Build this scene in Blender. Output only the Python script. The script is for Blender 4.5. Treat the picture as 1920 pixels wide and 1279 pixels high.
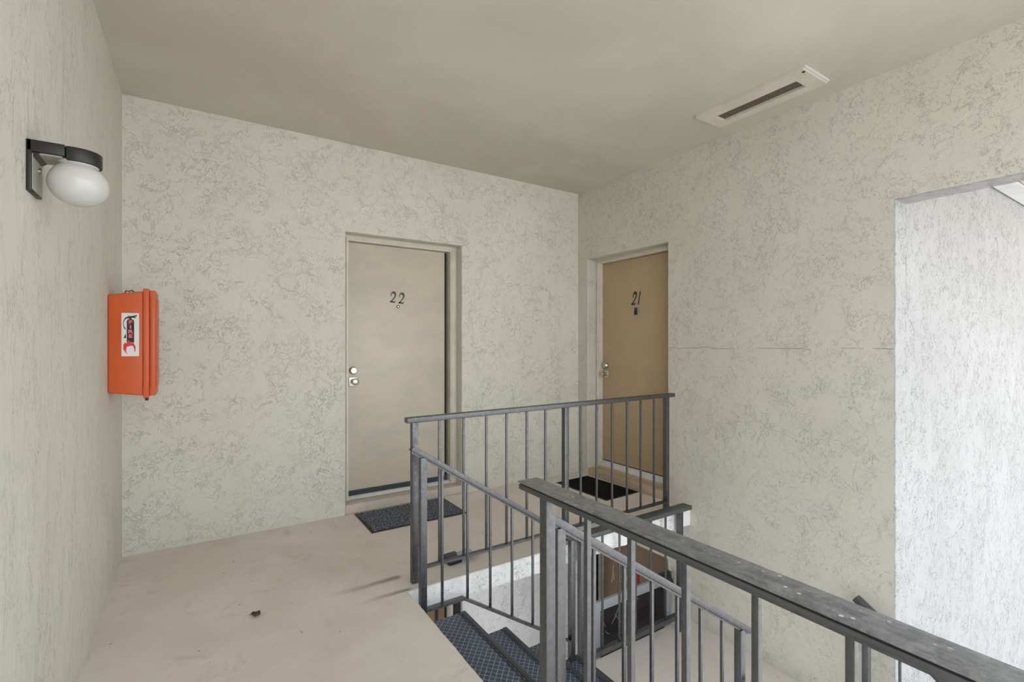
import bpy, bmesh, math, random
from mathutils import Vector, Matrix, noise
random.seed(7)
S = bpy.context.scene
C = S.collection
PI = math.pi
for o in list(bpy.data.objects): bpy.data.objects.remove(o)

# ------------------------------------------------------------ camera, world, exposure
EYE = 1.34
cam = bpy.data.cameras.new('camera'); cam.sensor_width = 36; cam.lens = 905/1920*36
cam.shift_y = 5.5/1920; cam.clip_start = 0.02
co = bpy.data.objects.new('camera', cam); C.objects.link(co)
co.location = (0, 0, EYE); co.rotation_euler = (PI/2, 0, -math.radians(32.9))
S.camera = co
W = bpy.data.worlds.new('overcast_sky'); S.world = W; W.use_nodes = True
wn = W.node_tree.nodes; wl = W.node_tree.links
bg = wn['Background']; bg.inputs['Strength'].default_value = 1.0
wtc = wn.new('ShaderNodeTexCoord'); wsx = wn.new('ShaderNodeSeparateXYZ'); wr = wn.new('ShaderNodeValToRGB')
wl.new(wtc.outputs['Generated'], wsx.inputs[0]); wl.new(wsx.outputs['Z'], wr.inputs[0]); wl.new(wr.outputs[0], bg.inputs['Color'])
wr.color_ramp.elements[0].position = 0.0; wr.color_ramp.elements[0].color = (0.93, 0.97, 1.0, 1)
wr.color_ramp.elements[1].position = 0.9; wr.color_ramp.elements[1].color = (0.42, 0.52, 0.68, 1)
sun = bpy.data.lights.new('sun', 'SUN'); sun.energy = 3.1; sun.angle = 0.03; sun.color = (1.0, 0.95, 0.87)
so = bpy.data.objects.new('sun', sun); C.objects.link(so)
so.rotation_euler = Vector((-0.75, -0.30, -1.15)).to_track_quat('-Z', 'Y').to_euler()
S.view_settings.view_transform = 'Standard'; S.view_settings.look = 'None'
S.view_settings.gamma = 1; S.view_settings.use_curve_mapping = False
S.view_settings.exposure = 1.62

# ------------------------------------------------------------ geometry helpers
class MB:
    def __init__(s): s.v = []; s.f = []; s.m = []
    def add(s, vs, fs, mi=0):
        n = len(s.v); s.v += [tuple(v) for v in vs]
        for f in fs: s.f.append(tuple(i+n for i in f)); s.m.append(mi)
        return s
    def box(s, x0, x1, y0, y1, z0, z1, mi=0):
        vs = [(x0,y0,z0),(x1,y0,z0),(x1,y1,z0),(x0,y1,z0),(x0,y0,z1),(x1,y0,z1),(x1,y1,z1),(x0,y1,z1)]
        return s.add(vs, [(0,3,2,1),(4,5,6,7),(0,1,5,4),(1,2,6,5),(2,3,7,6),(3,0,4,7)], mi)
    def cbox(s, x, y, z0, z1, wx, wy=None, mi=0):
        wy = wy or wx
        return s.box(x-wx/2, x+wx/2, y-wy/2, y+wy/2, z0, z1, mi)
    def bar(s, p, q, w, h, mi=0):            # rectangular bar, w sideways, h in the vertical plane
        p = Vector(p); q = Vector(q); d = (q-p).normalized()
        side = d.cross(Vector((0,0,1)))
        if side.length < 1e-4: side = Vector((1,0,0))
        side.normalize(); up = side.cross(d).normalized()
        vs = [c + side*a*w/2 + up*b*h/2 for c in (p, q) for a, b in ((-1,-1),(1,-1),(1,1),(-1,1))]
        return s.add(vs, [(0,1,2,3),(7,6,5,4),(0,4,5,1),(1,5,6,2),(2,6,7,3),(3,7,4,0)], mi)
    def lathe(s, prof, c, axis='Z', n=24, mi=0):
        vs = []; fs = []
        for r, t in prof:
            for k in range(n):
                a = 2*PI*k/n; x, y = r*math.cos(a), r*math.sin(a)
                if axis == 'Z': p = (x, y, t)
                elif axis == 'Y': p = (x, t, y)
                else: p = (t, x, y)
                vs.append((c[0]+p[0], c[1]+p[1], c[2]+p[2]))
        for i in range(len(prof)-1):
            for k in range(n):
                a = i*n+k; b = i*n+(k+1) % n
                fs.append((a, b, b+n, a+n))
        fs.append(tuple(range(n))); fs.append(tuple(range((len(prof)-1)*n, len(prof)*n)))
        return s.add(vs, fs, mi)
    def tube(s, pts, r, n=6, mi=0):
        rings = []; vs = []; fs = []
        pts = [Vector(p) for p in pts]
        for i, p in enumerate(pts):
            d = (pts[min(i+1, len(pts)-1)] - pts[max(i-1, 0)]).normalized()
            a = d.cross(Vector((0.3,0.2,1))).normalized(); b = d.cross(a)
            rr = r[i] if isinstance(r, (list, tuple)) else r
            for k in range(n):
                t = 2*PI*k/n; vs.append(p + (a*math.cos(t)+b*math.sin(t))*rr)
        for i in range(len(pts)-1):
            for k in range(n):
                fs.append((i*n+k, i*n+(k+1) % n, (i+1)*n+(k+1) % n, (i+1)*n+k))
        fs.append(tuple(range(n))[::-1]); fs.append(tuple(range((len(pts)-1)*n, len(pts)*n)))
        return s.add(vs, fs, mi)
    def prism(s, poly, f, t0, t1, mi=0):     # poly in 2D, f(a,b,t) -> 3D
        n = len(poly)
        vs = [f(a, b, t0) for a, b in poly] + [f(a, b, t1) for a, b in poly]
        fs = [tuple(range(n))[::-1], tuple(range(n, 2*n))] + [(i, (i+1) % n, n+(i+1) % n, n+i) for i in range(n)]
        return s.add(vs, fs, mi)
    def build(s, name, mats, parent=None, bevel=0, smooth=False, seg=2):
        me = bpy.data.meshes.new(name); me.from_pydata(s.v, [], s.f)
        mats = mats if isinstance(mats, (list, tuple)) else [mats]
        for m in mats: me.materials.append(m)
        me.polygons.foreach_set('material_index', s.m)
        bm = bmesh.new(); bm.from_mesh(me)
        bmesh.ops.recalc_face_normals(bm, faces=bm.faces)
        if bevel:
            es = [e for e in bm.edges if len(e.link_faces) == 2 and e.calc_face_angle(0) > 0.6]
            bmesh.ops.bevel(bm, geom=es, offset=bevel, segments=seg, profile=0.5, affect='EDGES', clamp_overlap=True)
        bm.to_mesh(me); bm.free()
        if smooth or bevel:
            me.polygons.foreach_set('use_smooth', [True]*len(me.polygons))
            try: me.set_sharp_from_angle(angle=math.radians(38))
            except Exception: pass
        o = bpy.data.objects.new(name, me); C.objects.link(o)
        if parent: o.parent = parent
        return o
def tag(o, label=None, cat=None, group=None, kind=None):
    if label: o['label'] = label
    if cat: o['category'] = cat
    if group: o['group'] = group
    if kind: o['kind'] = kind
    return o
def empty(name, loc=(0,0,0), rz=0):
    o = bpy.data.objects.new(name, None); C.objects.link(o); o.location = loc; o.rotation_euler = (0,0,rz)
    o.empty_display_size = 0.1
    return o

# ------------------------------------------------------------ materials
def srgb(r, g, b):
    f = lambda c: ((c/255+0.055)/1.055)**2.4 if c > 10 else c/255/12.92
    return (f(r), f(g), f(b), 1)
class NT:
    def __init__(s, name, rough=0.7, col=(0.5,0.5,0.5,1), spec=0.5, metal=0):
        s.m = bpy.data.materials.new(name); s.m.use_nodes = True
        s.n = s.m.node_tree.nodes; s.l = s.m.node_tree.links; s.b = s.n['Principled BSDF']
        s.b.inputs['Roughness'].default_value = rough; s.b.inputs['Base Color'].default_value = col
        s.b.inputs['Specular IOR Level'].default_value = spec; s.b.inputs['Metallic'].default_value = metal
        s.tc = s.n.new('ShaderNodeTexCoord').outputs['Object']
    def mapping(s, scale=(1,1,1), loc=(0,0,0), rot=(0,0,0)):
        m = s.n.new('ShaderNodeMapping'); s.l.new(s.tc, m.inputs[0])
        m.inputs['Scale'].default_value = scale; m.inputs['Location'].default_value = loc; m.inputs['Rotation'].default_value = rot
        return m.outputs[0]
    def noise(s, scale, detail=3, rough=0.5, dist=0, vec=None):
        t = s.n.new('ShaderNodeTexNoise'); s.l.new(vec or s.tc, t.inputs['Vector'])
        t.inputs['Scale'].default_value = scale; t.inputs['Detail'].default_value = detail
        t.inputs['Roughness'].default_value = rough; t.inputs['Distortion'].default_value = dist
        return t.outputs['Fac']
    def voro(s, scale, feat='F1', vec=None, rnd=1.0):
        t = s.n.new('ShaderNodeTexVoronoi'); t.feature = feat; s.l.new(vec or s.tc, t.inputs['Vector'])
        t.inputs['Scale'].default_value = scale; t.inputs['Randomness'].default_value = rnd
        return t.outputs['Distance']
    def ramp(s, fac, stops):
        r = s.n.new('ShaderNodeValToRGB'); s.l.new(fac, r.inputs[0]); e = r.color_ramp.elements
        while len(e) < len(stops): e.new(0.5)
        for k, (p, c) in enumerate(stops):
            e[k].position = p; e[k].color = c if isinstance(c, tuple) else (c, c, c, 1)
        return r.outputs[0]
    def smooth(s, fac, a, b, lo=0.0, hi=1.0):
        m = s.n.new('ShaderNodeMapRange'); m.interpolation_type = 'SMOOTHSTEP'; s.l.new(fac, m.inputs[0])
        m.inputs[1].default_value = a; m.inputs[2].default_value = b; m.inputs[3].default_value = lo; m.inputs[4].default_value = hi
        return m.outputs[0]
    def math(s, op, a, b):
        m = s.n.new('ShaderNodeMath'); m.operation = op
        for i, x in enumerate((a, b)):
            if isinstance(x, (int, float)): m.inputs[i].default_value = x
            else: s.l.new(x, m.inputs[i])
        return m.outputs[0]
    def mix(s, fac, a, b):
        m = s.n.new('ShaderNodeMix'); m.data_type = 'RGBA'
        for i, x in ((0, fac), (6, a), (7, b)):
            if isinstance(x, (int, float, tuple)): m.inputs[i].default_value = x
            else: s.l.new(x, m.inputs[i])
        return m.outputs[2]
    def bump(s, h, strength=1.0, dist=0.01):
        b = s.n.new('ShaderNodeBump'); s.l.new(h, b.inputs['Height'])
        b.inputs['Strength'].default_value = strength; b.inputs['Distance'].default_value = dist
        s.l.new(b.outputs[0], s.b.inputs['Normal'])
    def col(s, c): s.l.new(c, s.b.inputs['Base Color'])
    def rough(s, r): s.l.new(r, s.b.inputs['Roughness'])

def stucco(name, base, base2, strength=0.9, vert=False, seed=0, freq=1.0, seam=0):
    t = NT(name, 0.75, base, 0.25)
    v = t.mapping((1,1,0.42) if vert else (1,1,0.85), (seed, seed*0.7, seed*1.3))
    v2 = t.mapping((1,1,0.5) if vert else (0.9,1,1), (seed+5, 3, 2))
    # trowel-dragged lips: jagged plateau edges that come and go, plus patches of fine torn grain
    a = t.smooth(t.noise(10*freq, 7, 0.66, 0.35, v), 0.515, 0.530)
    b = t.smooth(t.noise(17*freq, 7, 0.68, 0.6, v2), 0.555, 0.572)
    mA = t.smooth(t.noise(6*freq, 3, 0.6, 0, v2), 0.36, 0.66)
    mB = t.smooth(t.noise(7*freq, 3, 0.6, 0, v), 0.38, 0.66)
    fine = t.noise(70*freq, 4, 0.7, 0.8, v)
    tear = t.smooth(t.noise(48*freq, 4, 0.7, 1.0, v2), 0.60, 0.66)
    h = t.math('ADD', t.math('MULTIPLY', t.math('MULTIPLY', a, mA), 0.62), t.math('MULTIPLY', t.math('MULTIPLY', b, mB), 0.50))
    h = t.math('ADD', h, t.math('MULTIPLY', fine, 0.34))
    h = t.math('SUBTRACT', h, t.math('MULTIPLY', t.math('MULTIPLY', tear, mB), 0.55))
    h = t.math('ADD', h, t.math('MULTIPLY', t.noise(9, 3, 0.5, 0, v), 0.8))
    if seam:
        sx = t.n.new('ShaderNodeSeparateXYZ'); t.l.new(t.tc, sx.inputs[0])
        dz = t.math('ABSOLUTE', t.math('SUBTRACT', t.math('ADD', sx.outputs['Z'], t.math('MULTIPLY', t.noise(5, 4, 0.6), 0.05)), seam), 0)
        ln = t.math('MULTIPLY', t.smooth(dz, 0.004, 0.0), t.smooth(t.noise(4, 4, 0.7), 0.46, 0.52)); h = t.math('SUBTRACT', h, t.math('MULTIPLY', ln, 1.2))
    t.bump(h, strength, 0.005)
    t.col(t.mix(t.smooth(t.noise(1.4, 4, 0.6, 0.2, v), 0.35, 0.68), base, base2))
    return t.m
M = {}
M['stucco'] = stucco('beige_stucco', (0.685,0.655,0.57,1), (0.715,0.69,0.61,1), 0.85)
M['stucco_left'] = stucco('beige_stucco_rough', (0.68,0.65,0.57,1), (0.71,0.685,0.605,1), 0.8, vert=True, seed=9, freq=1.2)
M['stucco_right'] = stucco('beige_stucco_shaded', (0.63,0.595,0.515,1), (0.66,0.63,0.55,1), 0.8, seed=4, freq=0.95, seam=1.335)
M['stucco_white'] = stucco('white_stucco', (0.88,0.87,0.84,1), (0.92,0.91,0.89,1), 1.0, seed=13, freq=1.3)
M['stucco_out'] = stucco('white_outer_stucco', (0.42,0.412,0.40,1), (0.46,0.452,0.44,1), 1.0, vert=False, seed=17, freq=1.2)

t = NT('ceiling_paint', 0.8, (0.45,0.41,0.35,1), 0.2)
t.col(t.mix(t.smooth(t.noise(0.9, 4, 0.6, 0.4), 0.35, 0.7), (0.60,0.565,0.48,1), (0.68,0.645,0.56,1)))
t.bump(t.noise(160, 3, 0.6), 0.25, 0.002); M['ceiling'] = t.m

t = NT('pink_painted_concrete', 0.42, (0.4,0.3,0.25,1), 0.45)
base = t.mix(t.smooth(t.noise(1.6, 5, 0.62, 0.5), 0.32, 0.7), (0.73,0.65,0.57,1), (0.81,0.745,0.68,1))
grime = t.smooth(t.noise(0.8, 6, 0.7, 1.2, t.mapping((1,1,1),(4,2,0))), 0.5, 0.75)
base = t.mix(t.math('MULTIPLY', grime, 0.45), base, (0.52,0.44,0.37,1))
chip = t.smooth(t.voro(22), 0.085, 0.05); cm = t.smooth(t.noise(2.6, 2, 0.5), 0.54, 0.64)
base = t.mix(t.math('MULTIPLY', chip, cm), base, (0.75,0.70,0.64,1))
dot = t.smooth(t.voro(8, vec=t.mapping((1,1,1),(8,3,1))), 0.050, 0.030)
base = t.mix(t.math('MULTIPLY', dot, 0.7), base, (0.14,0.10,0.07,1))
scr = t.smooth(t.noise(22, 6, 0.75, 0.3, t.mapping((1,0.35,1), rot=(0,0,0.6))), 0.56, 0.70)
base = t.mix(t.math('MULTIPLY', scr, 0.42), base, (0.80,0.74,0.68,1))
blo = t.smooth(t.noise(4.5, 7, 0.75, 1.0, t.mapping((1,1,1),(1,7,0))), 0.54, 0.70)
base = t.mix(t.math('MULTIPLY', blo, 0.34), base, (0.47,0.39,0.32,1))
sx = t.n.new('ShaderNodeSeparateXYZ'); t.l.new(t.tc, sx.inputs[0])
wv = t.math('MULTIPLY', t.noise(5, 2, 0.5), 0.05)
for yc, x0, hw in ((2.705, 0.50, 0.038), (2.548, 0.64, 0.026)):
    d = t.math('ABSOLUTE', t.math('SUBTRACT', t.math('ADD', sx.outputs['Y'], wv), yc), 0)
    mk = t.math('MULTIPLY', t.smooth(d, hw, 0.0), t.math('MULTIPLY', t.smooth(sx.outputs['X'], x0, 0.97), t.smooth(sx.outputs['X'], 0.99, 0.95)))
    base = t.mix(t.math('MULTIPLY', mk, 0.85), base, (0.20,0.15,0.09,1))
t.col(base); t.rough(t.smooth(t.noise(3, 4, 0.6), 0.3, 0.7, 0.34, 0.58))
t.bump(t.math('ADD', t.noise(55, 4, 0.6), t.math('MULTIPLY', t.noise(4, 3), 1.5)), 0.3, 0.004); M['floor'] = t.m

def paint(name, c, rough=0.45, spec=0.5, bump=0.15, mott=0.12):
    t = NT(name, rough, c, spec)
    d = tuple(x*(1-mott) for x in c[:3])+(1,)
    t.col(t.mix(t.smooth(t.noise(5, 4, 0.6, 0.3), 0.35, 0.65), c, d))
    t.bump(t.noise(70, 3, 0.6), bump, 0.002)
    return t.m
M['trim'] = paint('cream_trim_paint', (0.74,0.69,0.59,1), 0.4)
M['sill'] = paint('sill_paint', (0.64,0.56,0.47,1), 0.55, bump=0.4)
M['sill_tan'] = paint('sill_tan_paint', (0.56,0.43,0.29,1), 0.55, bump=0.4)
M['thresh'] = paint('pale_threshold', (0.72,0.72,0.71,1), 0.35)
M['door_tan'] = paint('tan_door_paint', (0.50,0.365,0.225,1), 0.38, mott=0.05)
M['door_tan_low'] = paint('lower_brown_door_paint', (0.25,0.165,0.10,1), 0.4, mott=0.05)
t = NT('faded_door_paint', 0.36, (0.4,0.35,0.28,1), 0.5)
sm = t.smooth(t.noise(2.2, 5, 0.65, 0.4, t.mapping((1,1,2.2))), 0.38, 0.66)
c_ = t.mix(sm, (0.61,0.545,0.435,1), (0.54,0.495,0.41,1))
t.col(c_); t.rough(t.smooth(t.noise(6, 3), 0.3, 0.7, 0.3, 0.45)); t.bump(t.noise(60, 3), 0.08, 0.002); M['door_faded'] = t.m
M['sweep'] = paint('dark_rubber_sweep', (0.035,0.045,0.05,1), 0.45)
M['black'] = paint('black_plastic', (0.012,0.012,0.013,1), 0.35, mott=0.0)
M['dark_bronze'] = paint('bronze_lamp_paint', (0.016,0.014,0.011,1), 0.42, mott=0.05, bump=0.05)
M['lamp_grey'] = paint('lamp_plate_inner', (0.42,0.40,0.35,1), 0.4, mott=0.1)
t = NT('brushed_brass', 0.28, (0.62,0.58,0.50,1), 0.5, 1.0); M['metal'] = t.m
t = NT('opal_glass', 0.12, (0.60,0.59,0.57,1), 0.5); t.b.inputs['Subsurface Weight'].default_value = 0.15
t.b.inputs['Subsurface Radius'].default_value = (0.03,0.03,0.03); M['opal'] = t.m
# railing metal: dark paint, dusty and lightly pitted
t = NT('railing_paint', 0.3, (0.1,0.1,0.1,1), 1.0)
t.b.inputs['IOR'].default_value = 1.66
dust = t.smooth(t.noise(38, 5, 0.7, 0.3), 0.45, 0.8)
t.col(t.mix(dust, (0.010,0.011,0.014,1), (0.042,0.043,0.047,1))); t.rough(t.smooth(t.noise(60, 3), 0.3, 0.7, 0.26, 0.5))
t.bump(t.noise(260, 3, 0.7), 0.45, 0.0015); M['rail'] = t.m
def capm(name, lo, hi, dustc, amt, spk):
    t = NT(name, 0.45, (0.1,0.1,0.1,1), 0.6)
    st = t.noise(30, 4, 0.65, 0.2, t.mapping((3,0.12,3)))
    d2 = t.smooth(t.noise(24, 7, 0.75, 0.8), 0.40, 0.70)
    cc = t.mix(t.smooth(st, 0.3, 0.7), lo, hi)
    cc = t.mix(t.math('MULTIPLY', d2, amt), cc, dustc)
    if spk:
        sp = t.smooth(t.voro(40), 0.20, 0.12); spm = t.smooth(t.noise(9, 3, 0.6), 0.50, 0.60)
        cc = t.mix(t.math('MULTIPLY', sp, spm), cc, (0.66,0.63,0.60,1))
        s3 = t.smooth(t.noise(120, 3, 0.7), 0.60, 0.70); cc = t.mix(t.math('MULTIPLY', s3, 0.35), cc, (0.42,0.41,0.40,1))
    t.col(cc); t.bump(t.math('ADD', st, t.noise(150, 3)), 0.4, 0.0015); return t.m
M['cap'] = capm('dusty_cap_paint', (0.10,0.10,0.10,1), (0.19,0.19,0.187,1), (0.33,0.325,0.31,1), 0.75, True)
M['cap_side'] = capm('dark_cap_side', (0.045,0.047,0.048,1), (0.085,0.087,0.086,1), (0.13,0.13,0.128,1), 0.3, False)
# rubber stair tread with diamond ridges
t = NT('diamond_rubber', 0.42, (0.04,0.045,0.055,1), 0.5)
def lines(t, ang, sc):
    m = t.mapping((sc, sc, sc), rot=(0, 0, ang)); sx = t.n.new('ShaderNodeSeparateXYZ'); t.l.new(m, sx.inputs[0])
    fr = t.math('FRACT', sx.outputs['X'], 0); return t.smooth(t.math('ABSOLUTE', t.math('SUBTRACT', fr, 0.5), 0), 0.42, 0.47)
ln = t.math('MAXIMUM', lines(t, math.radians(42), 38), lines(t, math.radians(-42), 38))
brk = t.smooth(t.noise(60, 3, 0.6), 0.3, 0.6, 0.45, 1.0)
t.col(t.mix(t.math('MULTIPLY', ln, brk), (0.052,0.070,0.105,1), (0.40,0.44,0.52,1)))
t.bump(ln, 0.8, 0.003); M['tread'] = t.m
M['nosing'] = paint('black_rubber_nosing', (0.06,0.062,0.066,1), 0.4, bump=0.3)
# mats
def matm(name, a, b, thr):
    t = NT(name, 0.95, a, 0.1)
    n = t.noise(85, 3, 0.8); t.col(t.mix(t.smooth(n, thr, thr+0.1), a, b)); t.bump(n, 1.0, 0.006); return t.m
M['mat_grey'] = matm('grey_flecked_carpet', (0.042,0.047,0.060,1), (0.26,0.28,0.33,1), 0.46)
M['mat_black'] = matm('black_carpet', (0.008,0.008,0.007,1), (0.035,0.034,0.03,1), 0.56)
M['mat_edge'] = paint('mat_rubber_edge', (0.015,0.015,0.016,1), 0.5)
M['orange'] = paint('orange_plastic', (0.66,0.115,0.028,1), 0.38, mott=0.06, bump=0.05)
M['white'] = paint('white_sticker', (0.80,0.80,0.80,1), 0.35, mott=0.0, bump=0)
M['red'] = paint('red_print', (0.70,0.05,0.03,1), 0.4, mott=0.0, bump=0)
M['ink'] = paint('black_print', (0.02,0.02,0.02,1), 0.4, mott=0.0, bump=0)
M['pink'] = paint('pink_print', (0.80,0.16,0.17,1), 0.4, mott=0.0, bump=0)
t = NT('brown_perforated_mesh', 0.6, (0.1,0.08,0.06,1), 0.3)
n = t.noise(210, 2, 0.7); t.col(t.mix(t.smooth(n, 0.4, 0.62), (0.045,0.032,0.020,1), (0.26,0.215,0.165,1))); t.bump(n, 0.8, 0.003); M['mesh'] = t.m
M['storm_frame'] = paint('grey_aluminium_frame', (0.36,0.37,0.39,1), 0.35)
t = NT('tinted_glass', 0.06, (0.10,0.10,0.11,1), 0.7); t.b.inputs['Transmission Weight'].default_value = 0.85; t.b.inputs['IOR'].default_value = 1.2; M['glass'] = t.m
M['brass_num'] = paint('dark_brass_number', (0.06,0.045,0.02,1), 0.4, mott=0.2)
M['soffit'] = paint('white_soffit', (0.72,0.72,0.70,1), 0.6)
M['soffit_peach'] = paint('peach_soffit', (0.66,0.55,0.44,1), 0.6)
M['ground'] = paint('outdoor_concrete', (0.50,0.48,0.45,1), 0.9)
M['leaf'] = paint('dry_leaf', (0.07,0.045,0.02,1), 0.6)
M['lilac'] = paint('shiny_lilac_wrap', (0.50,0.53,0.80,1), 0.15)
M['web'] = paint('dusty_web', (0.55,0.53,0.48,1), 0.7)

# ------------------------------------------------------------ structure
XL, XR, YB, ZC, LOW = -0.41, 3.335, 3.877, 2.912, -2.7
YN = -0.6                                           # breezeway open behind the camera, its unseen end shortened to let in light
def edge_pts(poly, step=0.03, wob=0.003, fixed=lambda p: False, seed=0):
    out = []; n = len(poly)
    for i in range(n):
        a = Vector(poly[i]); b = Vector(poly[(i+1) % n]); L = (b-a).length; k = max(1, int(L/step))
        nv = Vector((-(b-a).y, (b-a).x)).normalized()
        for j in range(k):
            p = a.lerp(b, j/k)
            w = 0 if j == 0 else wob*(noise.noise(Vector((p.x*14+seed, p.y*14, seed*3.1))) + 0.7*noise.noise(Vector((p.x*45, p.y*45+seed, 1))))
            out.append(p + nv*w)
    return out
def wall(name, outline, holes, to3, thick, mat, label, rnd=0.007, mats2=None, only=()):
    bm = bmesh.new()
    def ring(pts, t): 
        vs = [bm.verts.new(to3(p[0], p[1], t)) for p in pts]
        es = [bm.edges.new((vs[i], vs[(i+1) % len(vs)])) for i in range(len(vs))]
        return vs, es
    allE = []
    vo, eo = ring(outline, 0); allE += eo
    vb, eb = ring(outline, thick)
    for i in range(len(vo)):
        j = (i+1) % len(vo); bm.faces.new((vo[i], vo[j], vb[j], vb[i]))
    backE = list(eb)
    for k, h in enumerate(holes):
        cx = sum(p[0] for p in h)/len(h); cy = sum(p[1] for p in h)/len(h)
        pts = edge_pts(h, seed=k*7+1)
        out = [Vector((p.x+math.copysign(rnd, p.x-cx) if min(abs(p.x-q[0]) for q in h) < 0.02 else p.x,
                       p.y+math.copysign(rnd, p.y-cy) if min(abs(p.y-q[1]) for q in h) < 0.02 else p.y)) for p in pts]
        v0, e0 = ring(out, 0)
        mid = [(a+b)/2*1.0 for a, b in zip(out, pts)]
        mid = [b.lerp(a, 0.3) for a, b in zip(out, pts)]
        v1, _ = ring(mid, rnd*0.3); v2, _ = ring(pts, rnd); v3, e3 = ring(pts, thick)
        for A, B in ((v0, v1), (v1, v2), (v2, v3)):
            for i in range(len(A)):
                j = (i+1) % len(A); f = bm.faces.new((A[i], A[j], B[j], B[i]))
                if k in only: f.material_index = 1
        allE += e0; backE += e3
    bmesh.ops.triangle_fill(bm, use_beauty=True, edges=allE)
    bmesh.ops.triangle_fill(bm, use_beauty=True, edges=backE)
    bmesh.ops.recalc_face_normals(bm, faces=bm.faces)
    me = bpy.data.meshes.new(name); bm.to_mesh(me); bm.free(); me.materials.append(mat)
    if mats2: me.materials.append(mats2)
    o = bpy.data.objects.new(name, me); C.objects.link(o)
    return tag(o, label, 'wall', kind='structure')
rect = lambda a0, a1, b0, b1: [(a0,b0),(a1,b0),(a1,b1),(a0,b1)]
D22 = (0.958, 1.973); D21 = (2.722, 3.730); DH = 2.212
wall('wall_back', rect(XL, XR+0.15, -0.12, ZC+0.1),
     [rect(D22[0], D22[1], 0.0, DH+0.008)],
     lambda a, b, t: (a, YB+t, b), 0.15, M['stucco'], 'beige stucco wall at the back around door 22')
wall('wall_back_lower', rect(XL, XR+0.15, LOW, -0.12),
     [rect(D22[0], D22[1], LOW+0.001, LOW+DH)],
     lambda a, b, t: (a, YB+t, b), 0.15, M['stucco_white'], 'whitish stucco back wall of the level below, seen under the floor slab')
OPY, OPZ = 1.124, 2.162
wall('wall_right', rect(YN, YB, LOW-0.2, ZC+0.1),
     [rect(D21[0], D21[1], 0.0, DH-0.006), rect(D21[0], D21[1], LOW+0.001, LOW+DH),
      rect(-0.45, OPY, LOW-0.15, OPZ)],
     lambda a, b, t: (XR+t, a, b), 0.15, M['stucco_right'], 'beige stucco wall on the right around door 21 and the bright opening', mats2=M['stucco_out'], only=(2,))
wall('wall_left', rect(YN, YB+0.15, LOW, ZC+0.1), [rect(0.1, 3.3, LOW+0.001, -0.45)],  # unseen lower opening added to light the lower back wall and slab edge
     lambda a, b, t: (XL-t, a, b), 0.15, M['stucco_left'], 'rough beige stucco wall on the left carrying lamp and orange box')
mb = MB(); mb.box(XL-0.15, XR+0.15, YN, YB+0.15, ZC, ZC+0.15)
tag(mb.build('ceiling', M['ceiling']), 'smooth greige painted ceiling over the upper landing', 'ceiling', kind='structure')

# closing pieces behind door recesses
# floor slab, L-shaped with a stair well; pink top, white stucco edge
HX, HY = 0.945, 2.5
def slab(name, pts, z0, z1, wob, label, cat, sides):
    n = len(pts); vs = []; fs = []; mi = []
    lip = 0.006
    lows = []
    cx = sum(p[0] for p in pts)/n
    for i, p in enumerate(pts):
        w = wob*(noise.noise(Vector((p[0]*9, p[1]*9, 3)))*1.2+0.8*noise.noise(Vector((p[0]*33, p[1]*33, 8))))
        lows.append(w)
    vs = [(p[0], p[1], z1) for p in pts] + [(p[0], p[1], z1-lip) for p in pts] + [(p[0], p[1], z0+lows[i]) for i, p in enumerate(pts)]
    fs = [tuple(range(n)), tuple(range(2*n, 3*n))[::-1]]; mi = [0, 1]
    for i in range(n):
        j = (i+1) % n
        fs.append((i, n+i, n+j, j)); mi.append(0)
        fs.append((n+i, 2*n+i, 2*n+j, n+j)); mi.append(1)
    b = MB(); b.v = vs; b.f = fs; b.m = mi
    return tag(b.build(name, [M['floor'], sides]), label, cat, kind='structure')
out = [(XL, YN), (HX, YN)]
out += [(HX+0.0025*noise.noise(Vector((0, y*8, 5)))+0.002*noise.noise(Vector((0, y*40, 5))), y) for y in [YN+0.03*k for k in range(1, int((HY-YN)/0.03))]]
out += [(HX, HY)]
out += [(x, HY+0.003*noise.noise(Vector((x*10, 0, 5)))) for x in [HX+0.03*k for k in range(1, int((XR-HX)/0.03))]]
out += [(XR, HY), (XR, YB), (XL, YB)]
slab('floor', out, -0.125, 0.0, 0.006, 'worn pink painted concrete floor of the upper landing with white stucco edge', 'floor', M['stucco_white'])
mb = MB(); mb.box(XL, XR, YN, YB, LOW-0.15, LOW)
tag(mb.build('floor', M['floor']), 'pink painted floor of the level below the stairs', 'floor', kind='structure')
LX = 2.373; LZ = -0.9; LY0 = 1.26
mb = MB(); mb.box(LX-0.075, XR, LY0, 2.545, LZ-0.12, LZ-0.004, 1); mb.box(LX-0.062, XR, LY0+0.01, 2.545, LZ-0.004, LZ, 0)
tag(mb.build('floor_landing', [M['floor'], M['nosing']]), 'pink concrete landing halfway down the stairs beside the right wall', 'landing', kind='structure')
# outdoors
mb = MB(); mb.box(-14, 20, -20, 16, LOW-0.5, LOW-0.16)
tag(mb.build('ground', M['ground']), 'concrete ground outside below the opening', 'ground', kind='structure')
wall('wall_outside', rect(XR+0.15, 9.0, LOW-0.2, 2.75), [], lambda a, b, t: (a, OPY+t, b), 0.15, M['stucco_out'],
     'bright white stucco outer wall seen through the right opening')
mb = MB(); mb.box(XR+0.15, 9.0, 0.985, OPY-0.016, 2.548, 2.60); mb.box(XR+0.15, 9.0, OPY-0.016, OPY, 2.585, 2.60)
tag(mb.build('trim_1', M['soffit']), 'white trim board along the top of the outside wall', 'trim', kind='structure')
mb = MB(); mb.box(XR+0.15, 9.0, -0.55, 0.975, 2.565, 2.66)  # unseen outward depth extended to shade the outer wall
tag(mb.build('ceiling_soffit', M['soffit_peach']), 'peach soffit outside above the white wall', 'soffit', kind='structure')
mb = MB(); mb.box(XR+0.15, 9.0, 0.976, 0.984, 2.58, 2.66)
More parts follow.
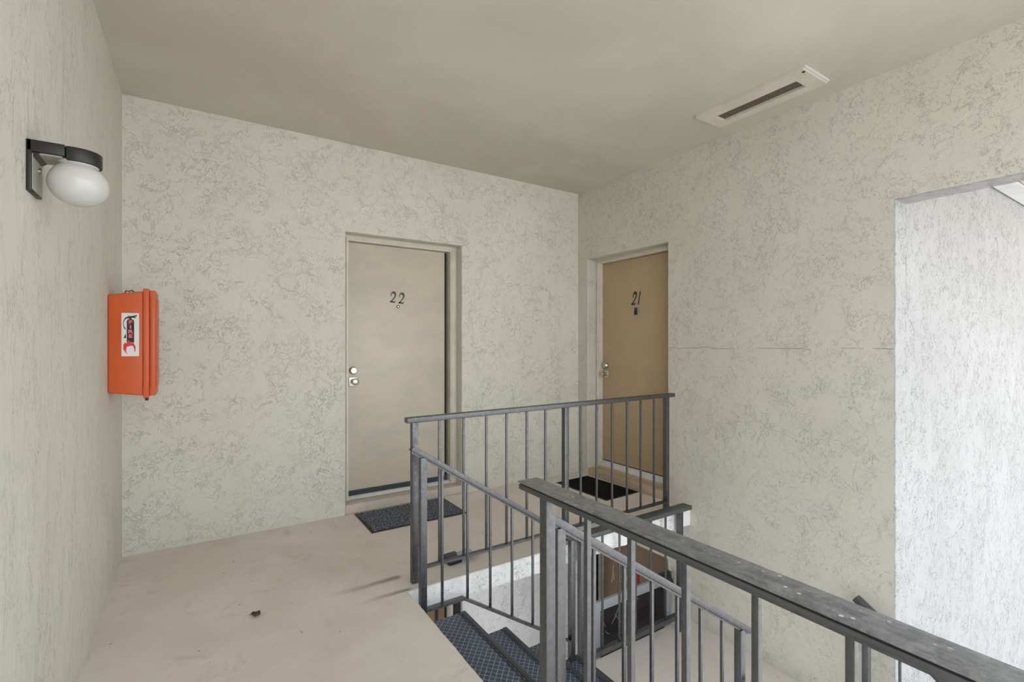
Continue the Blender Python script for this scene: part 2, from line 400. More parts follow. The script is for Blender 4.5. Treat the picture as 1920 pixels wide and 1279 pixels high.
mb.build('shadow_gap', M['nosing'], bpy.data.objects['ceiling_soffit'])

# ------------------------------------------------------------ doors
def stroke(mb, pts, wd, to3, t0, t1, mi=0):
    """ribbon of varying width through 2D points, extruded t0..t1"""
    P = [Vector(p) for p in pts]; L = []; R = []
    for i, p in enumerate(P):
        d = (P[min(i+1, len(P)-1)]-P[max(i-1, 0)]).normalized(); nrm = Vector((-d.y, d.x))
        w = wd[i] if isinstance(wd, (list, tuple)) else wd
        L.append(p+nrm*w/2); R.append(p-nrm*w/2)
    for i in range(len(P)-1):
        mb.prism([R[i], R[i+1], L[i+1], L[i]], to3, t0, t1, mi)
def spline(pts, n=6):
    P = [Vector(p) for p in pts]; P = [P[0]*2-P[1]]+P+[P[-1]*2-P[-2]]; out = []
    for i in range(1, len(P)-2):
        for k in range(n):
            t = k/n; a, b, c, d = P[i-1:i+3]
            out.append(0.5*((2*b)+(c-a)*t+(2*a-5*b+4*c-d)*t*t+(3*b-a-3*c+d)*t**3))
    out.append(P[-2]); return out
def digit(ch, cx, zb, w, h, sl):
    mb = MB(); y0 = 0.163; T = lambda a, b, t: (cx+(a-0.5)*w+(b-0.5)*h*sl, t, zb+b*h)
    F = T
    if ch == '2':
        c = spline([(0.08,0.74),(0.16,0.92),(0.45,1.0),(0.78,0.90),(0.86,0.70),(0.72,0.48),(0.40,0.22),(0.08,0.03)], 5)
        n = len(c); wd = [0.10+0.16*math.sin(PI*min(1, i/n*1.15))**2 for i in range(n)]
        stroke(mb, c, wd, F, y0, y0-0.004)
        stroke(mb, [(0.05,0.06),(0.35,0.10),(0.65,0.05),(0.9,0.03),(1.0,0.16)], [0.10,0.17,0.15,0.12,0.05], F, y0, y0-0.004)
        stroke(mb, [(0.08,0.70),(0.18,0.66)], [0.14,0.14], F, y0, y0-0.004)
    else:
        stroke(mb, [(0.5,0.0),(0.52,0.5),(0.54,1.0)], [0.30,0.26,0.22], F, y0, y0-0.004)
        stroke(mb, [(0.54,0.98),(0.30,0.84)], [0.14,0.05], F, y0, y0-0.004)
        stroke(mb, [(0.30,0.02),(0.72,0.02)], [0.05,0.05], F, y0, y0-0.004)
    return mb
def make_door(name, loc, rz, label, leafmat, sillmat, num=None, gap_dark=False, slim=False, sweep=True, lower=False):
    """local x across the doorway, y into the wall"""
    D = empty(name, loc, rz); tag(D, label, 'door', kind='structure')
    Wd = 1.015 if not slim else 1.008; H = DH+(0.008 if not slim else -0.006)
    jl, jr = 0.050, 0.058
    mb = MB()
    for a, b in ((0.0, jl), (Wd-jr, Wd)): mb.box(a, b, 0.112, 0.215, 0.072, H)
    mb.box(jl+0.0002, Wd-jr-0.0002, 0.112, 0.215, H-0.042, H)
    mb.build('door_frame', M['trim'], D)
    mb = MB()                                        # raised bead round the frame
    mb.box(jl-0.020, jl-0.008, 0.100, 0.113, 0.075, H-0.02); mb.box(Wd-jr+0.010, Wd-jr+0.022, 0.100, 0.113, 0.075, H-0.02)
    mb.box(jl-0.020, Wd-jr+0.022, 0.100, 0.113, H-0.030, H-0.018)
    mb.build('frame_bead', M['trim'], D, bevel=0.003)
    mb = MB(); mb.box(jl, Wd-jr, 0.205, 0.245, 0.10, H-0.03)     # rebate behind the leaf
    mb.build('door_stop', M['dark_bronze'] if not lower else M['black'], D)
    x0, x1 = jl+0.004, Wd-jr-(0.036 if gap_dark else 0.004)
    zb = 0.137 if sweep else 0.152
    mb = MB(); mb.box(x0, x1, 0.163, 0.203, zb, H-0.046)
    leaf = mb.build('door_leaf', leafmat, D, bevel=0.002)
    if sweep:
        mb = MB(); mb.box(x0, x1+0.02, 0.157, 0.190, 0.096, 0.138); mb.box(x0, x1+0.02, 0.150, 0.158, 0.108, 0.116)
        mb.build('door_sweep', M['sweep'], D)
    else:
        mb = MB(); mb.box(x0, x1, 0.166, 0.200, 0.144, zb); mb.build('door_sweep', M['black'], D)
    mb = MB(); zt = 0.096 if sweep else 0.144; z_0 = 0.074 if sweep else 0.096
    mb.add([(jl-0.0,0.118,z_0),(Wd-jr,0.118,z_0),(Wd-jr,0.150,zt),(jl,0.150,zt),(jl,0.205,zt),(Wd-jr,0.205,zt),(jl,0.205,0.074),(Wd-jr,0.205,0.074)],
           [(0,1,2,3),(3,2,5,4),(4,5,7,6),(0,6,7,1),(0,3,4,6),(1,7,5,2)])
    mb.build('threshold', M['thresh'], D, bevel=0.002)
    mb = MB(); mb.box(0.0, Wd, 0.003 if not slim else 0.004, 0.215, 0.0, 0.072)
    if slim: mb.box(jl, Wd-jr, 0.105, 0.205, 0.0, z_0+0.001)
    mb.build('sill_step', sillmat, D, bevel=0.008, seg=3)
    # lock set
    kx = x0+0.045
    mb = MB(); mb.lathe([(0.033,0.163),(0.033,0.153),(0.030,0.148),(0.026,0.138),(0.023,0.134),(0.0225,0.133)], (kx,0,1.122), 'Y', 24)
    mb.build('deadbolt', M['metal'], D, smooth=True)
    mb = MB(); mb.box(kx-0.034, kx+0.034, 0.155, 0.163, 0.992, 1.068)
    pl = mb.build('lock_plate', M['metal'], D, bevel=0.012, seg=3)
    mb = MB(); mb.lathe([(0.016,0.156),(0.013,0.140),(0.013,0.128),(0.024,0.120),(0.029,0.108),(0.027,0.096),(0.018,0.091),(0.001,0.090)], (kx+0.004,0,1.032), 'Y', 24)
    mb.build('door_knob', M['metal'], D, smooth=True)
    if num:
        for ch, cx, zz, w, h, sl in num['d']:
            digit(ch, cx, zz, w, h, sl).build('house_number', M['brass_num'], D)
        if num.get('peep'):
            px, pz = num['peep']
            mb = MB(); mb.lathe([(0.013,0.163),(0.013,0.157),(0.010,0.155),(0.008,0.158),(0.001,0.159)], (px,0,pz), 'Y', 20, 0)
            ph = mb.build('peephole', M['brass_num'], D, smooth=True)
            mb = MB(); mb.lathe([(0.0065,0.158),(0.0065,0.1545),(0.001,0.154)], (px,0,pz), 'Y', 16)
            mb.build('lens', M['metal'], ph, smooth=True)
        if num.get('plate'):
            px, pz = num['plate']
            mb = MB(); mb.box(px-0.036, px+0.036, 0.158, 0.163, pz-0.042, pz+0.042)
            ph = mb.build('viewer_plate', M['lamp_grey'], D, bevel=0.002)
            mb = MB(); mb.box(px-0.026, px+0.010, 0.152, 0.159, pz-0.034, pz+0.010); mb.build('viewer_door', M['black'], ph, bevel=0.002)
            mb = MB(); mb.box(px-0.026, px+0.010, 0.154, 0.159, pz+0.012, pz+0.034); mb.build('name_slot', M['brass_num'], ph)
    return D
make_door('door_1', (D22[0], YB, 0), 0, 'faded greige flat entrance door numbered 22 in the back wall', M['door_faded'], M['sill'],
          dict(d=[('2', 0.437, 1.695, 0.050, 0.088, 0.12), ('2', 0.512, 1.690, 0.050, 0.088, 0.12)], peep=(0.481, 1.662)), gap_dark=True)
make_door('door_2', (XR, D21[1], 0), -PI/2, 'tan flat entrance door numbered 21 in the right wall', M['door_tan'], M['sill_tan'],
          dict(d=[('2', 0.482, 1.715, 0.050, 0.115, 0.22), ('1', 0.545, 1.715, 0.034, 0.120, 0.22)], plate=(0.515, 1.652)), slim=True, sweep=False)
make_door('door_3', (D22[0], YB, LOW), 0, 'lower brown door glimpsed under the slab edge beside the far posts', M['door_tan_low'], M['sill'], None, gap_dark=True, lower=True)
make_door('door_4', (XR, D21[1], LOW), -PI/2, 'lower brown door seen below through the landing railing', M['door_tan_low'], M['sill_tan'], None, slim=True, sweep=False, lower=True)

# open storm door on the lower level, standing out from the right wall
SD = empty('storm_door', (XR-0.01, 2.70, LOW+0.10), 0)
tag(SD, 'open storm door with grey frame and dark glass below the landing railing', 'storm door')
w_, h_ = 0.86, 2.0
for nm, a in (('side_rail', (-w_, -w_+0.065, 0, h_)), ('side_rail', (-0.065, 0, 0, h_)), ('top_rail', (-w_+0.065, -0.065, h_-0.07, h_)), ('bottom_rail', (-w_+0.065, -0.065, 0, 0.14)), ('middle_rail', (-w_+0.065, -0.065, 0.86, 0.92))):
    mb = MB(); mb.box(a[0], a[1], -0.015, 0.015, a[2], a[3]); mb.build(nm, M['storm_frame'], SD, bevel=0.003)
for z0, z1 in ((0.14, 0.86), (0.92, h_-0.07)):
    mb = MB(); mb.box(-w_+0.065, -0.065, -0.003, 0.003, z0, z1); mb.build('glass_pane', M['glass'], SD)
mb = MB(); mb.box(-0.16, -0.03, -0.055, -0.015, h_-0.02, h_+0.05); mb.box(-0.05, 0.0, -0.05, -0.015, h_-0.10, h_-0.02)
mb.build('door_closer', M['black'], SD, bevel=0.004)
mb = MB(); mb.lathe([(0.012,-0.14),(0.02,-0.12),(0.018,-0.03),(0.010,0.0),(0.006,0.03)], (0, 0, 0), 'Z', 14)
o = mb.build('hanging_ornament', M['red'], None, smooth=True)
tag(o, 'small red ornament at the lower brown door, above the storm door', 'ornament')
o.location = (3.36, 3.085, -0.72)
mb = MB(); mb.cbox(XR-0.022, 3.585, LOW, -0.50, 0.03, 0.05)  # black strip put in for the shade of the lower door opening
tag(mb.build('black_strip', M['black']), 'narrow black strip for the shade of the opening beside the frame of the lower brown door', 'post', 'black uprights on the lower level')
mb = MB(); mb.cbox(1.90, YB-0.045, LOW, -0.42, 0.05, 0.05)  # plain black strip, as is the thinner one that follows
tag(mb.build('black_strip', M['black']), 'narrow black upright at the lower back wall, seen above the top tread', 'post', 'black uprights on the lower level')
mb = MB(); mb.cbox(1.70, YB-0.06, LOW, -0.42, 0.022, 0.022)
tag(mb.build('black_strip', M['black']), 'thinnest black upright at the lower back wall, left of its wider neighbour', 'post', 'black uprights on the lower level')

# ------------------------------------------------------------ railings
def railing_cap(name, p, q, w, h, parent, mat, bevel=0.004):
    mb = MB(); mb.bar(p, q, w, h); return mb.build(name, mat, parent, bevel=bevel)
def posts(parent, lst, w, mat):
    for (x, y, z0, z1) in lst:
        mb = MB(); mb.cbox(x, y, z0, z1, w); mb.build('post', mat, parent, bevel=0.002)
def balusters(parent, lst, w, mat):
    for (x, y, z0, z1) in lst:
        mb = MB(); mb.cbox(x, y, z0, z1, w); mb.build('baluster', mat, parent, bevel=0.0015)
# 1 far guard railing along the slab edge
Y1 = 2.575
R = empty('guard_railing', (0.95, Y1, 0)); tag(R, 'grey metal guard railing in front of doors 22 and 21, topmost far rail', 'railing')
def rel(o, root):
    o.matrix_parent_inverse = root.matrix_world.inverted() if False else Matrix.Translation(-Vector(root.location))
def fixkids(root):
    if root.name.startswith('stair_railing'): root['group'] = 'sloping stair railings'
    for c in list(bpy.data.objects):
        if c.parent == root: rel(c, root)
railing_cap('top_rail', (0.962, Y1, 0.914), (3.215, Y1, 0.928), 0.050, 0.030, R, M['rail'])
posts(R, [(1.012, Y1, 0, 0.905), (2.10, Y1, 0, 0.912), (3.135, Y1, 0, 0.915)], 0.036, M['rail'])
mb = MB(); mb.bar((1.03, Y1, 0.072), (3.12, Y1, 0.080), 0.030, 0.014); mb.build('bottom_rail', M['rail'], R)
balusters(R, [(x, Y1, 0.075, 0.905) for x in (1.165,1.322,1.478,1.625,1.780,1.930, 2.238,2.388,2.540,2.694,2.842,2.992)], 0.013, M['rail'])
fixkids(R)

# 2/3 sloped stair railings of the upper flight
SL = 0.647
def hz(x): return 0.783-SL*(x-0.949)
def stair_rail_x(Y, x_start, x_end, x_posts, x_bars, label, ztop=None, knee=1.245, cap_w=0.040):
    R = empty('stair_railing', (x_posts[0], Y, 0)); tag(R, label, 'railing')
    railing_cap('handrail', (x_start, Y, hz(x_start)), (x_end, Y, hz(x_end)), cap_w, 0.028, R, M['rail'])
    mb = MB(); mb.bar((x_start, Y, hz(x_start)-0.019), (x_end-0.02, Y, hz(x_end-0.02)-0.019), 0.022, 0.012); mb.build('rail_channel', M['rail'], R)
    zb = lambda x: -0.090 if x < knee else -0.090-SL*(x-knee)
    posts(R, [(x_posts[0], Y, -0.11, hz(x_posts[0])-0.015), (x_posts[1], Y, (-0.72 if Y > 2 else -0.90), hz(x_posts[1])-0.015)], 0.036, M['rail'])
    mb = MB(); mb.bar((x_posts[0], Y, -0.090), (knee+0.004, Y, -0.090), 0.034, 0.014)
    mb.bar((knee, Y, -0.090), (x_posts[1], Y, zb(x_posts[1])), 0.034, 0.014); mb.build('bottom_rail', M['rail'], R)
    balusters(R, [(x, Y, zb(x), hz(x)-0.02) for x in x_bars], 0.013, M['rail'])
    fixkids(R); return R
stair_rail_x(2.43, 0.938, 2.075, (1.003, 2.035), (1.116,1.272,1.421,1.572,1.724,1.876), 'sloping handrail on the far side of the stairs, starting below the far guard railing')
stair_rail_x(1.315, 1.0, 2.185, (1.043, 2.118), (1.205,1.36,1.515,1.67,1.825,1.98), 'silvery sloping handrail on the near side of the stairs, behind the foreground railing')

# 4 landing railing
Y4 = 2.455
R = empty('landing_railing', (2.13, Y4, LZ)); tag(R, 'dark level railing guarding the halfway landing, its wide cap below the far guard railing', 'railing')
railing_cap('top_rail', (2.10, Y4, 0.055), (3.245, Y4, 0.055), 0.085, 0.032, R, M['cap_side'])
posts(R, [(2.140, Y4, LZ-0.1, 0.045), (3.150, Y4, LZ, 0.045)], 0.038, M['rail'])
mb = MB(); mb.bar((2.17, Y4, -0.775), (3.15, Y4, -0.775), 0.036, 0.036); mb.build('bottom_rail', M['rail'], R)
balusters(R, [(2.168+0.163*k, Y4, -0.765, 0.045) for k in range(1, 6)], 0.013, M['rail'])
fixkids(R)

# 5 foreground railing
X5 = 0.925
R = empty('guard_railing', (X5, 1.22, 0)); tag(R, 'foreground guard railing with wide dusty cap speckled white, crossing to the lower right', 'railing')
mb = MB(); mb.box(X5-0.037, X5+0.037, YN+0.05, 1.333, 0.859, 0.876); mb.build('top_rail', M['cap_side'], R, bevel=0.003)
mb = MB(); mb.box(X5-0.0335, X5+0.0335, YN+0.052, 1.330, 0.875, 0.881); mb.build('groove', M['black'], R)
mb = MB(); mb.box(X5-0.039, X5+0.039, YN+0.05, 1.335, 0.8805, 0.886); mb.build('top_plate', M['cap'], R, bevel=0.002)
posts(R, [(X5-0.002, 1.220, -0.12, 0.86), (X5, YN+0.09, -0.12, 0.86)], 0.036, M['rail'])
mb = MB(); mb.bar((X5, 1.22, 0.08), (X5, YN+0.05, 0.08), 0.03, 0.014); mb.build('bottom_rail', M['rail'], R)
balusters(R, [(X5, 1.035-0.1655*k, 0.08, 0.862) for k in range(0, 11)], 0.015, M['rail'])
fixkids(R)

# 6/7 railings of the second flight, going down towards the camera
def stair_rail_y(X, y0, ztop, label, w=0.05):
    R = empty('stair_railing', (X, y0, LZ)); tag(R, label, 'railing')
    L = 2.2
    railing_cap('handrail', (X, y0, ztop), (X, y0-L, ztop-SL*L), w, 0.034, R, M['rail'], 0.005)
    ya = y0-0.055
    zz = lambda y: ztop-SL*(y0-y)
    posts(R, [(X, ya, LZ-0.25, zz(ya)-0.01), (X, y0-L+0.1, LOW, zz(y0-L+0.1))], 0.034, M['rail'])
    balusters(R, [(X, ya-0.16*k, zz(ya-0.16*k)-0.85, zz(ya-0.16*k)-0.01) for k in range(1, 13)], 0.013, M['rail'])
    mb = MB(); mb.bar((X, ya, zz(ya)-0.85), (X, y0-L+0.1, zz(y0-L+0.1)-0.85), 0.034, 0.014); mb.build('bottom_rail', M['rail'], R)
    fixkids(R)
stair_rail_y(3.235, 1.285, -0.150, 'black handrail end rising behind the foreground cap beside the bright opening')
stair_rail_y(2.150, 1.275, -0.225, 'pale handrail end starting at the lower post of the near stair railing')

# ------------------------------------------------------------ stairs
ST = empty('staircase', (HX, 1.87, 0)); tag(ST, 'flight of dark diamond rubber treads going down from the upper landing', 'stairs')
NX = [1.262, 1.540, 1.815, 2.095]
YA, YZ = 1.345, 2.452
def tread(x0, x1, y0, y1, z, par, flip=False):
    mb = MB(); mb.box(x0, x1, y0, y1, z-0.045, z)
    tr = mb.build('tread', M['tread'], par, bevel=0.003)
    mb = MB()
    if not flip: mb.box(x1-0.022, x1+0.006, y0, y1, z-0.03, z+0.004)
    else: mb.box(x0, x1, y0-0.006, y0+0.022, z-0.03, z+0.004)
    mb.build('nosing', M['nosing'], tr, bevel=0.003)
    mb = MB()
    if not flip: mb.box(x1-0.034, x1-0.030, y0, y1, z-0.01, z+0.0015)
    else: mb.box(x0, x1, y0+0.030, y0+0.034, z-0.01, z+0.0015)
    mb.build('groove', M['black'], tr)
for k, x in enumerate(NX):
    tread(x-0.30, x, YA, YZ, -0.18*(k+1), ST)
for y in (1.50, 2.30):
    mb = MB(); mb.bar((1.06, y, -0.35), (2.30, y, -0.35-SL*1.24), 0.05, 0.16); mb.build('stringer', M['rail'], ST, bevel=0.002)
mb = MB(); mb.box(HX+0.01, HX+0.035, YA, YZ, -0.30, -0.126)
mb.build('header_plate', M['rail'], ST)
fixkids(ST)
ST = empty('staircase', (2.75, LY0, LZ)); tag(ST, 'lower flight of dark treads descending from the landing past the opening', 'stairs')
for k in range(9):
    y = LY0-0.278*k
    tread(2.19, 3.20, y-0.30+0.0, y, LZ-0.18*(k+1), ST, True)
for x in (2.35, 3.05):
    mb = MB(); mb.bar((x, LY0-0.01, LZ-0.2), (x, LY0-2.5, LZ-0.2-SL*2.45), 0.05, 0.16); mb.build('stringer', M['rail'], ST)
fixkids(ST)

# ------------------------------------------------------------ door mats
def doormat(loc, rz, w, d, mat, label):
    R = empty('doormat', loc, rz); tag(R, label, 'doormat', 'doormats at the upper doors')
    mb = MB(); mb.box(-w/2, w/2, -d/2, d/2, 0.0, 0.006); mb.build('rubber_border', M['mat_edge'], R, bevel=0.002)
    mb = MB(); n = 28; m = 18
    vs = []; fs = []
    for j in range(m+1):
        for i in range(n+1):
            vs.append((-w/2+0.016+(w-0.032)*i/n, -d/2+0.016+(d-0.032)*j/m, 0.010+0.0015*noise.noise(Vector((i*0.7, j*0.7, w)))))
    for j in range(m):
        for i in range(n):
            a = j*(n+1)+i; fs.append((a, a+1, a+n+2, a+n+1))
    mb.add(vs, fs)
    mb.box(-w/2+0.016, w/2-0.016, -d/2+0.016, d/2-0.016, 0.004, 0.0085)
    mb.build('carpet_pile', mat, R)
doormat((1.398, 3.628, 0.0), 0, 0.755, 0.455, M['mat_grey'], 'grey flecked doormat lying in front of door 22')
doormat((3.105, 3.355, 0.0), math.radians(2.5), 0.415, 0.655, M['mat_black'], 'black doormat lying in front of door 21')

# ------------------------------------------------------------ wall lamp
LM = empty('wall_lamp', (XL, 1.932, 1.845)); tag(LM, 'dark wall lamp with round white opal globe on the left wall', 'lamp')
mb = MB(); mb.box(XL, XL+0.012, 1.877, 1.988, 1.773, 1.918)
pl = mb.build('wall_plate', M['dark_bronze'], LM, bevel=0.002)
pl2 = MB(); pl2.box(XL+0.010, XL+0.0135, 1.882, 1.983, 1.778, 1.880); ip = pl2.build('plate_face', M['lamp_grey'], pl)
mb = MB(); mb.lathe([(0.009,0.0),(0.009,0.006),(0.006,0.008),(0.001,0.008)], (XL+0.012, 1.950, 1.848), 'X', 10); mb.build('screw', M['metal'], pl, smooth=True)
ax, ay, ar = -0.306, 1.932, 0.055
poly = [(XL, ay-ar), (-0.328, ay-ar), (-0.328, ay+ar), (XL, ay+ar)]
mb = MB(); mb.prism(poly, lambda a, b, t: (a, b, t), 1.884, 1.918); mb.build('arm', M['dark_bronze'], LM, bevel=0.003)
mb = MB(); mb.box(XL+0.012, -0.335, 1.885, 1.979, 1.880, 1.8845); mb.build('arm_underside', M['lamp_grey'], LM)
mb = MB(); mb.add([(XL+0.012,1.884,1.884),(XL+0.030,1.884,1.884),(XL+0.012,1.884,1.870),(XL+0.012,1.980,1.884),(XL+0.030,1.980,1.884),(XL+0.012,1.980,1.870)],
    [(0,1,2),(3,5,4),(0,3,4,1),(1,4,5,2),(0,2,5,3)]); mb.build('gusset', M['dark_bronze'], LM)
poly = [(-0.326, ay-ar)]+[(ax+ar*math.sin(t), ay-ar*math.cos(t)) for t in [PI*k/20 for k in range(21)]]+[(-0.326, ay+ar)]
mb = MB(); mb.prism(poly, lambda a, b, t: (a, b, t), 1.876, 1.916); mb.build('lamp_holder', M['dark_bronze'], LM, bevel=0.0025)
prof = [(0.048,1.882),(0.047,1.876)]
for k in range(1, 24):
    a = PI*(0.17+0.83*k/23); prof.append((max(0.0005, 0.0715*math.sin(a)), 1.820+0.0655*math.cos(a)))
mb = MB(); mb.lathe(prof, (ax, ay, 0), 'Z', 40); mb.build('globe', M['opal'], LM, smooth=True)
fixkids(LM)

# ------------------------------------------------------------ fire extinguisher box
FB = empty('extinguisher_box', (XL, 3.39, 1.06)); tag(FB, 'orange plastic fire extinguisher box hanging on the left wall near the corner', 'box')
y0, y1 = 3.29, 3.50
mb = MB()
xb, xf = XL, -0.256
mb.add([(xb,y0+0.012,1.078),(xf,y0,1.058),(xf,y1,1.058),(xb,y1-0.012,1.078),(xb,y0+0.012,1.602),(xf,y0,1.628),(xf,y1,1.628),(xb,y1-0.012,1.602)],
       [(0,3,2,1),(4,5,6,7),(0,1,5,4),(1,2,6,5),(2,3,7,6),(3,0,4,7)])
body = mb.build('body', M['orange'], FB, bevel=0.010, seg=3)
mb = MB(); mb.box(-0.258, -0.232, y0-0.008, y1+0.008, 1.047, 1.641); mb.build('flange', M['orange'], FB, bevel=0.004)
mb = MB(); mb.box(-0.232, -0.203, y0+0.002, y1-0.002, 1.057, 1.632); lid = mb.build('lid', M['orange'], FB, bevel=0.006, seg=3)
mb = MB(); mb.box(-0.203, -0.199, y0+0.03, y1-0.03, 1.10, 1.59); mb.build('lid_panel', M['orange'], lid, bevel=0.0015)
mb = MB(); mb.box(-0.225, -0.207, y0-0.004, y0+0.004, 1.10, 1.60); mb.build('lid_lip', M['orange'], lid, bevel=0.0015)
mb = MB(); mb.box(-0.252, -0.236, y0+0.02, y0+0.04, 1.030, 1.047); mb.build('latch', M['dark_bronze'], FB, bevel=0.002)
mb = MB(); mb.tube([(-0.345,3.36,1.612),(-0.338,3.355,1.630),(-0.325,3.35,1.626),(-0.312,3.35,1.634),(-0.300,3.355,1.622)], 0.003); mb.build('hanging_wire', M['dark_bronze'], FB)
# sticker on the side facing the camera, on the slightly flared face
def sy(x): return y0+0.012*(xf-x)/(xf-xb)-0.0006
sx0, sx1, sz0, sz1 = -0.351, -0.276, 1.274, 1.506
mb = MB(); mb.add([(sx0,sy(sx0),sz0),(sx1,sy(sx1),sz0),(sx1,sy(sx1),sz1),(sx0,sy(sx0),sz1),
                   (sx0,sy(sx0)+0.0008,sz0),(sx1,sy(sx1)+0.0008,sz0),(sx1,sy(sx1)+0.0008,sz1),(sx0,sy(sx0)+0.0008,sz1)],
                  [(0,1,2,3),(7,6,5,4),(0,4,5,1),(1,5,6,2),(2,6,7,3),(3,7,4,0)])
stk = mb.build('fire_sticker', M['white'], FB)
SW, SH = sx1-sx0, sz1-sz0
def sf(a, b, t):
    x = sx0+a*SW; return (x, sy(x)-t, sz0+b*SH)
mb = MB()
mb.prism([(0.30,0.32),(0.72,0.32),(0.72,0.80),(0.68,0.85),(0.34,0.85),(0.30,0.80)], sf, 0.0, 0.0007)
mb.prism([(0.44,0.85),(0.58,0.85),(0.56,0.91),(0.46,0.91)], sf, 0.0, 0.0007)
stroke(mb, [(0.36,0.925),(0.60,0.915),(0.88,0.945)], [0.02,0.03,0.03], sf, 0, 0.0007)
stroke(mb, [(0.50,0.905),(0.70,0.905),(0.82,0.895)], [0.02,0.03,0.02], sf, 0, 0.0007)
stroke(mb, spline([(0.46,0.89),(0.26,0.885),(0.12,0.80),(0.12,0.70),(0.24,0.62)], 4), 0.035, sf, 0, 0.0007)
mb.prism([(0.12,0.42),(0.26,0.42),(0.24,0.53)], sf, 0.0, 0.0007)
mb.build('extinguisher_print', M['ink'], stk)
mb = MB()
flame = [(0.50,0.24),(0.30,0.22),(0.26,0.12),(0.32,0.05),(0.10,0.16),(0.10,0.26),(0.22,0.33),(0.24,0.28),(0.42,0.38),(0.50,0.33),(0.60,0.30),(0.66,0.33),(0.80,0.22),(0.80,0.14),(0.72,0.08),(0.74,0.16),(0.66,0.24)]
for tri in [(0,1,8),(1,2,5),(2,3,4),(2,4,5),(1,5,6),(1,6,7),(1,7,8),(0,8,9),(0,9,10),(0,10,16),(10,11,16),(11,12,16),(12,15,16),(12,13,15),(13,14,15)]:
    mb.prism([flame[i] for i in tri], sf, 0.0, 0.0011)
mb.build('flame_print', M['red'], stk)
dg = None
for i, ch in enumerate('FIRE'):
    for nm, sc, mat, off in (('letter_outline', 1.0, M['pink'], 0.0014), ):
        cu = bpy.data.curves.new('letter', 'FONT'); cu.body = ch; cu.size = 0.025; cu.align_x = 'CENTER'; cu.align_y = 'CENTER'; cu.extrude = 0.0002; cu.offset = 0.0012
        to = bpy.data.objects.new('tmp', cu); C.objects.link(to)
        bpy.context.view_layer.update()
        me = bpy.data.meshes.new_from_object(to.evaluated_get(bpy.context.evaluated_depsgraph_get()))
        bpy.data.objects.remove(to); me.materials.clear(); me.materials.append(mat)
        o = bpy.data.objects.new('letter', me); C.objects.link(o); o.parent = stk
        p = Vector(sf(0.51, 0.785-0.108*i, off)); 
        me.transform(Matrix.Translation(p) @ Matrix.Rotation(math.radians(-4.4)*-1*-1, 4, 'Z') @ Matrix.Rotation(PI/2, 4, 'X') @ Matrix.Diagonal((1.35, 1.0, 1, 1)))
fixkids(FB)

# ------------------------------------------------------------ ceiling vent
CV = empty('ceiling_vent', (3.0, 1.75, ZC)); tag(CV, 'white rectangular ceiling vent with a slot of brown mesh near the right wall', 'vent')
vx0, vx1, vy0, vy1 = 2.860, 3.140, 1.395, 2.100; ox0, ox1, oy0, oy1 = 2.960, 3.070, 1.482, 2.020
zt = ZC-0.020
mb = MB()
for a in ((vx0,ox0,vy0,vy1),(ox1,vx1,vy0,vy1),(ox0,ox1,vy0,oy0),(ox0,ox1,oy1,vy1)): mb.box(a[0],a[1],a[2],a[3],zt,ZC)
mb.build('frame', M['trim'], CV)
mb = MB(); mb.box(ox0, ox1, oy0, oy1, ZC-0.003, ZC+0.0); mb.build('mesh_screen', M['mesh'], CV)
mb = MB(); mb.box(vx0, vx1, vy0-0.012, vy0, ZC-0.013, ZC); mb.build('end_strip', M['soffit'], CV)
mb = MB(); mb.lathe([(0.009,0.0),(0.008,-0.004),(0.001,-0.005)], (vx0+0.03, vy0+0.012, zt), 'Z', 12); mb.build('screw', M['dark_bronze'], CV)
fixkids(CV)

# ------------------------------------------------------------ small things
random.seed(3)
mb = MB(); vs = []; fs = []; n = 7
for j in range(n+1):
    for i in range(n+1):
        u, v = i/n-0.5, j/n-0.5; wv = 0.020*math.sqrt(max(0.02, 1-(2*v)**2))
        vs.append((u*2*wv, v*0.042, 0.005+0.011*abs(math.sin(u*5+v*3))+0.005*random.random()))
for j in range(n):
    for i in range(n):
        a = j*(n+1)+i; fs.append((a, a+1, a+n+2, a+n+1))
mb.add(vs, fs); mb.tube([(0,0.02,0.006),(0.004,0.032,0.004),(0.012,0.040,0.002)], 0.0012, 5)
lf = mb.build('dead_leaf', M['leaf'], None, smooth=True); lf.location = (0.232, 2.68, 0); lf.rotation_euler = (0,0,0.9)
sol = lf.modifiers.new('thickness', 'SOLIDIFY'); sol.thickness = 0.0012
tag(lf, 'small dark crumpled leaf lying alone on the pink floor', 'leaf')

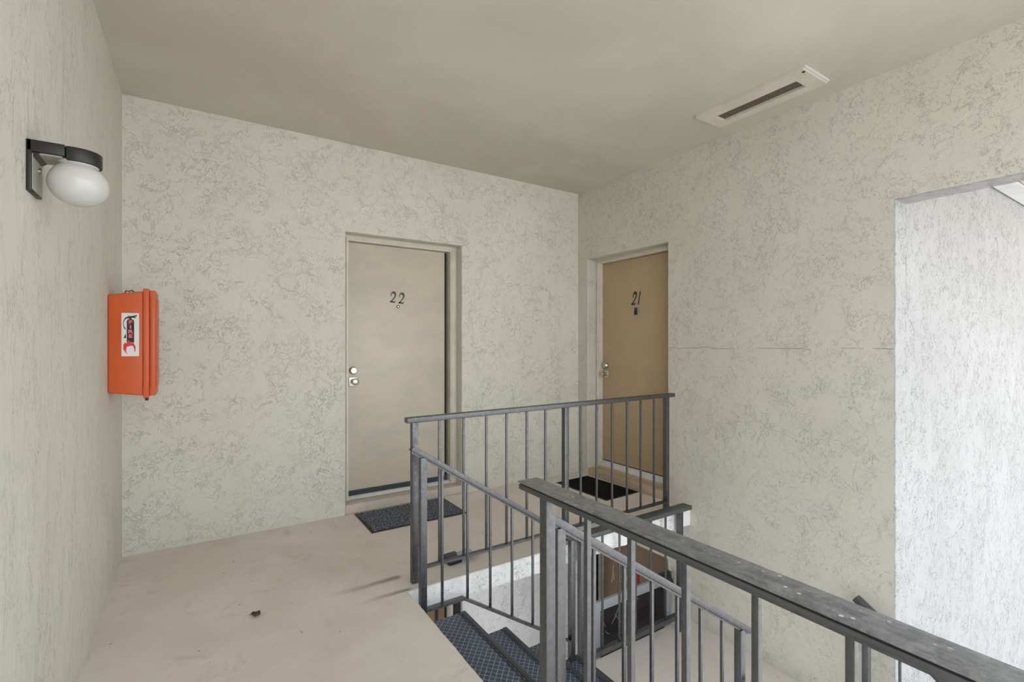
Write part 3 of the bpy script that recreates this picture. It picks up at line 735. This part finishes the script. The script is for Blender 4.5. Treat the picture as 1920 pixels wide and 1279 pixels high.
BX = empty('plastic_case', (1.36, 2.70, 0), math.radians(4)); tag(BX, 'small black case with shiny lilac film lying behind the far guard railing', 'case')
mb = MB(); mb.box(-0.100, -0.012, -0.05, 0.045, 0.0, 0.034); mb.build('body', M['black'], BX, bevel=0.006, seg=3)
mb = MB(); mb.box(-0.103, -0.010, -0.050, 0.048, 0.034, 0.038); mb.build('lid', M['sweep'], BX, bevel=0.002)
mb = MB(); vs = []; fs = []
for j in range(6):
    for i in range(8):
        vs.append((-0.035+0.115*i/7, -0.060+0.09*j/5, 0.026+0.016*math.sin(i*0.9+j*0.4)*0.5+0.022*(i/7)*(1-i/7)*2+0.004*random.random()))
for j in range(5):
    for i in range(7):
        a = j*8+i; fs.append((a, a+1, a+9, a+8))
mb.add(vs, fs); fm = mb.build('film', M['lilac'], BX, smooth=True); s_ = fm.modifiers.new('thickness', 'SOLIDIFY'); s_.thickness = 0.002
mb = MB(); mb.tube([(0.07,-0.02,0.008),(0.10,-0.03,0.014),(0.13,-0.02,0.006),(0.12,0.01,0.005),(0.09,0.02,0.006)], 0.004, 6); mb.build('strap', M['black'], BX)

# cobweb strands between near stair railing and landing railing
mb = MB()
def strand(p, q, sag, r):
    p = Vector(p); q = Vector(q)
    mb.tube([p.lerp(q, k/8)-Vector((0,0,sag*4*(k/8)*(1-k/8))) for k in range(9)], r, 4)
strand((1.52, 1.33, 0.38), (2.80, 2.44, -0.70), 0.03, 0.0014)
strand((1.37, 1.33, 0.45), (2.50, 2.44, -0.70), 0.05, 0.0010)
strand((1.68, 1.33, 0.28), (3.13, 2.44, -0.55), 0.05, 0.0010)
strand((2.95, 2.44, -0.2), (3.12, 2.44, -0.6), 0.03, 0.0010)
random.seed(5)
for k in range(16):
    x = 2.35+random.random()*0.30; z = -0.70+random.random()*0.40
    strand((x, 2.45, z), (x+random.uniform(-.08,.08), 2.46, z+random.uniform(-.12,.12)), 0.01, 0.0008)
tag(mb.build('cobweb', M['web']), 'dusty cobweb strands stretched between the stair and landing railings', 'cobweb', kind='stuff')
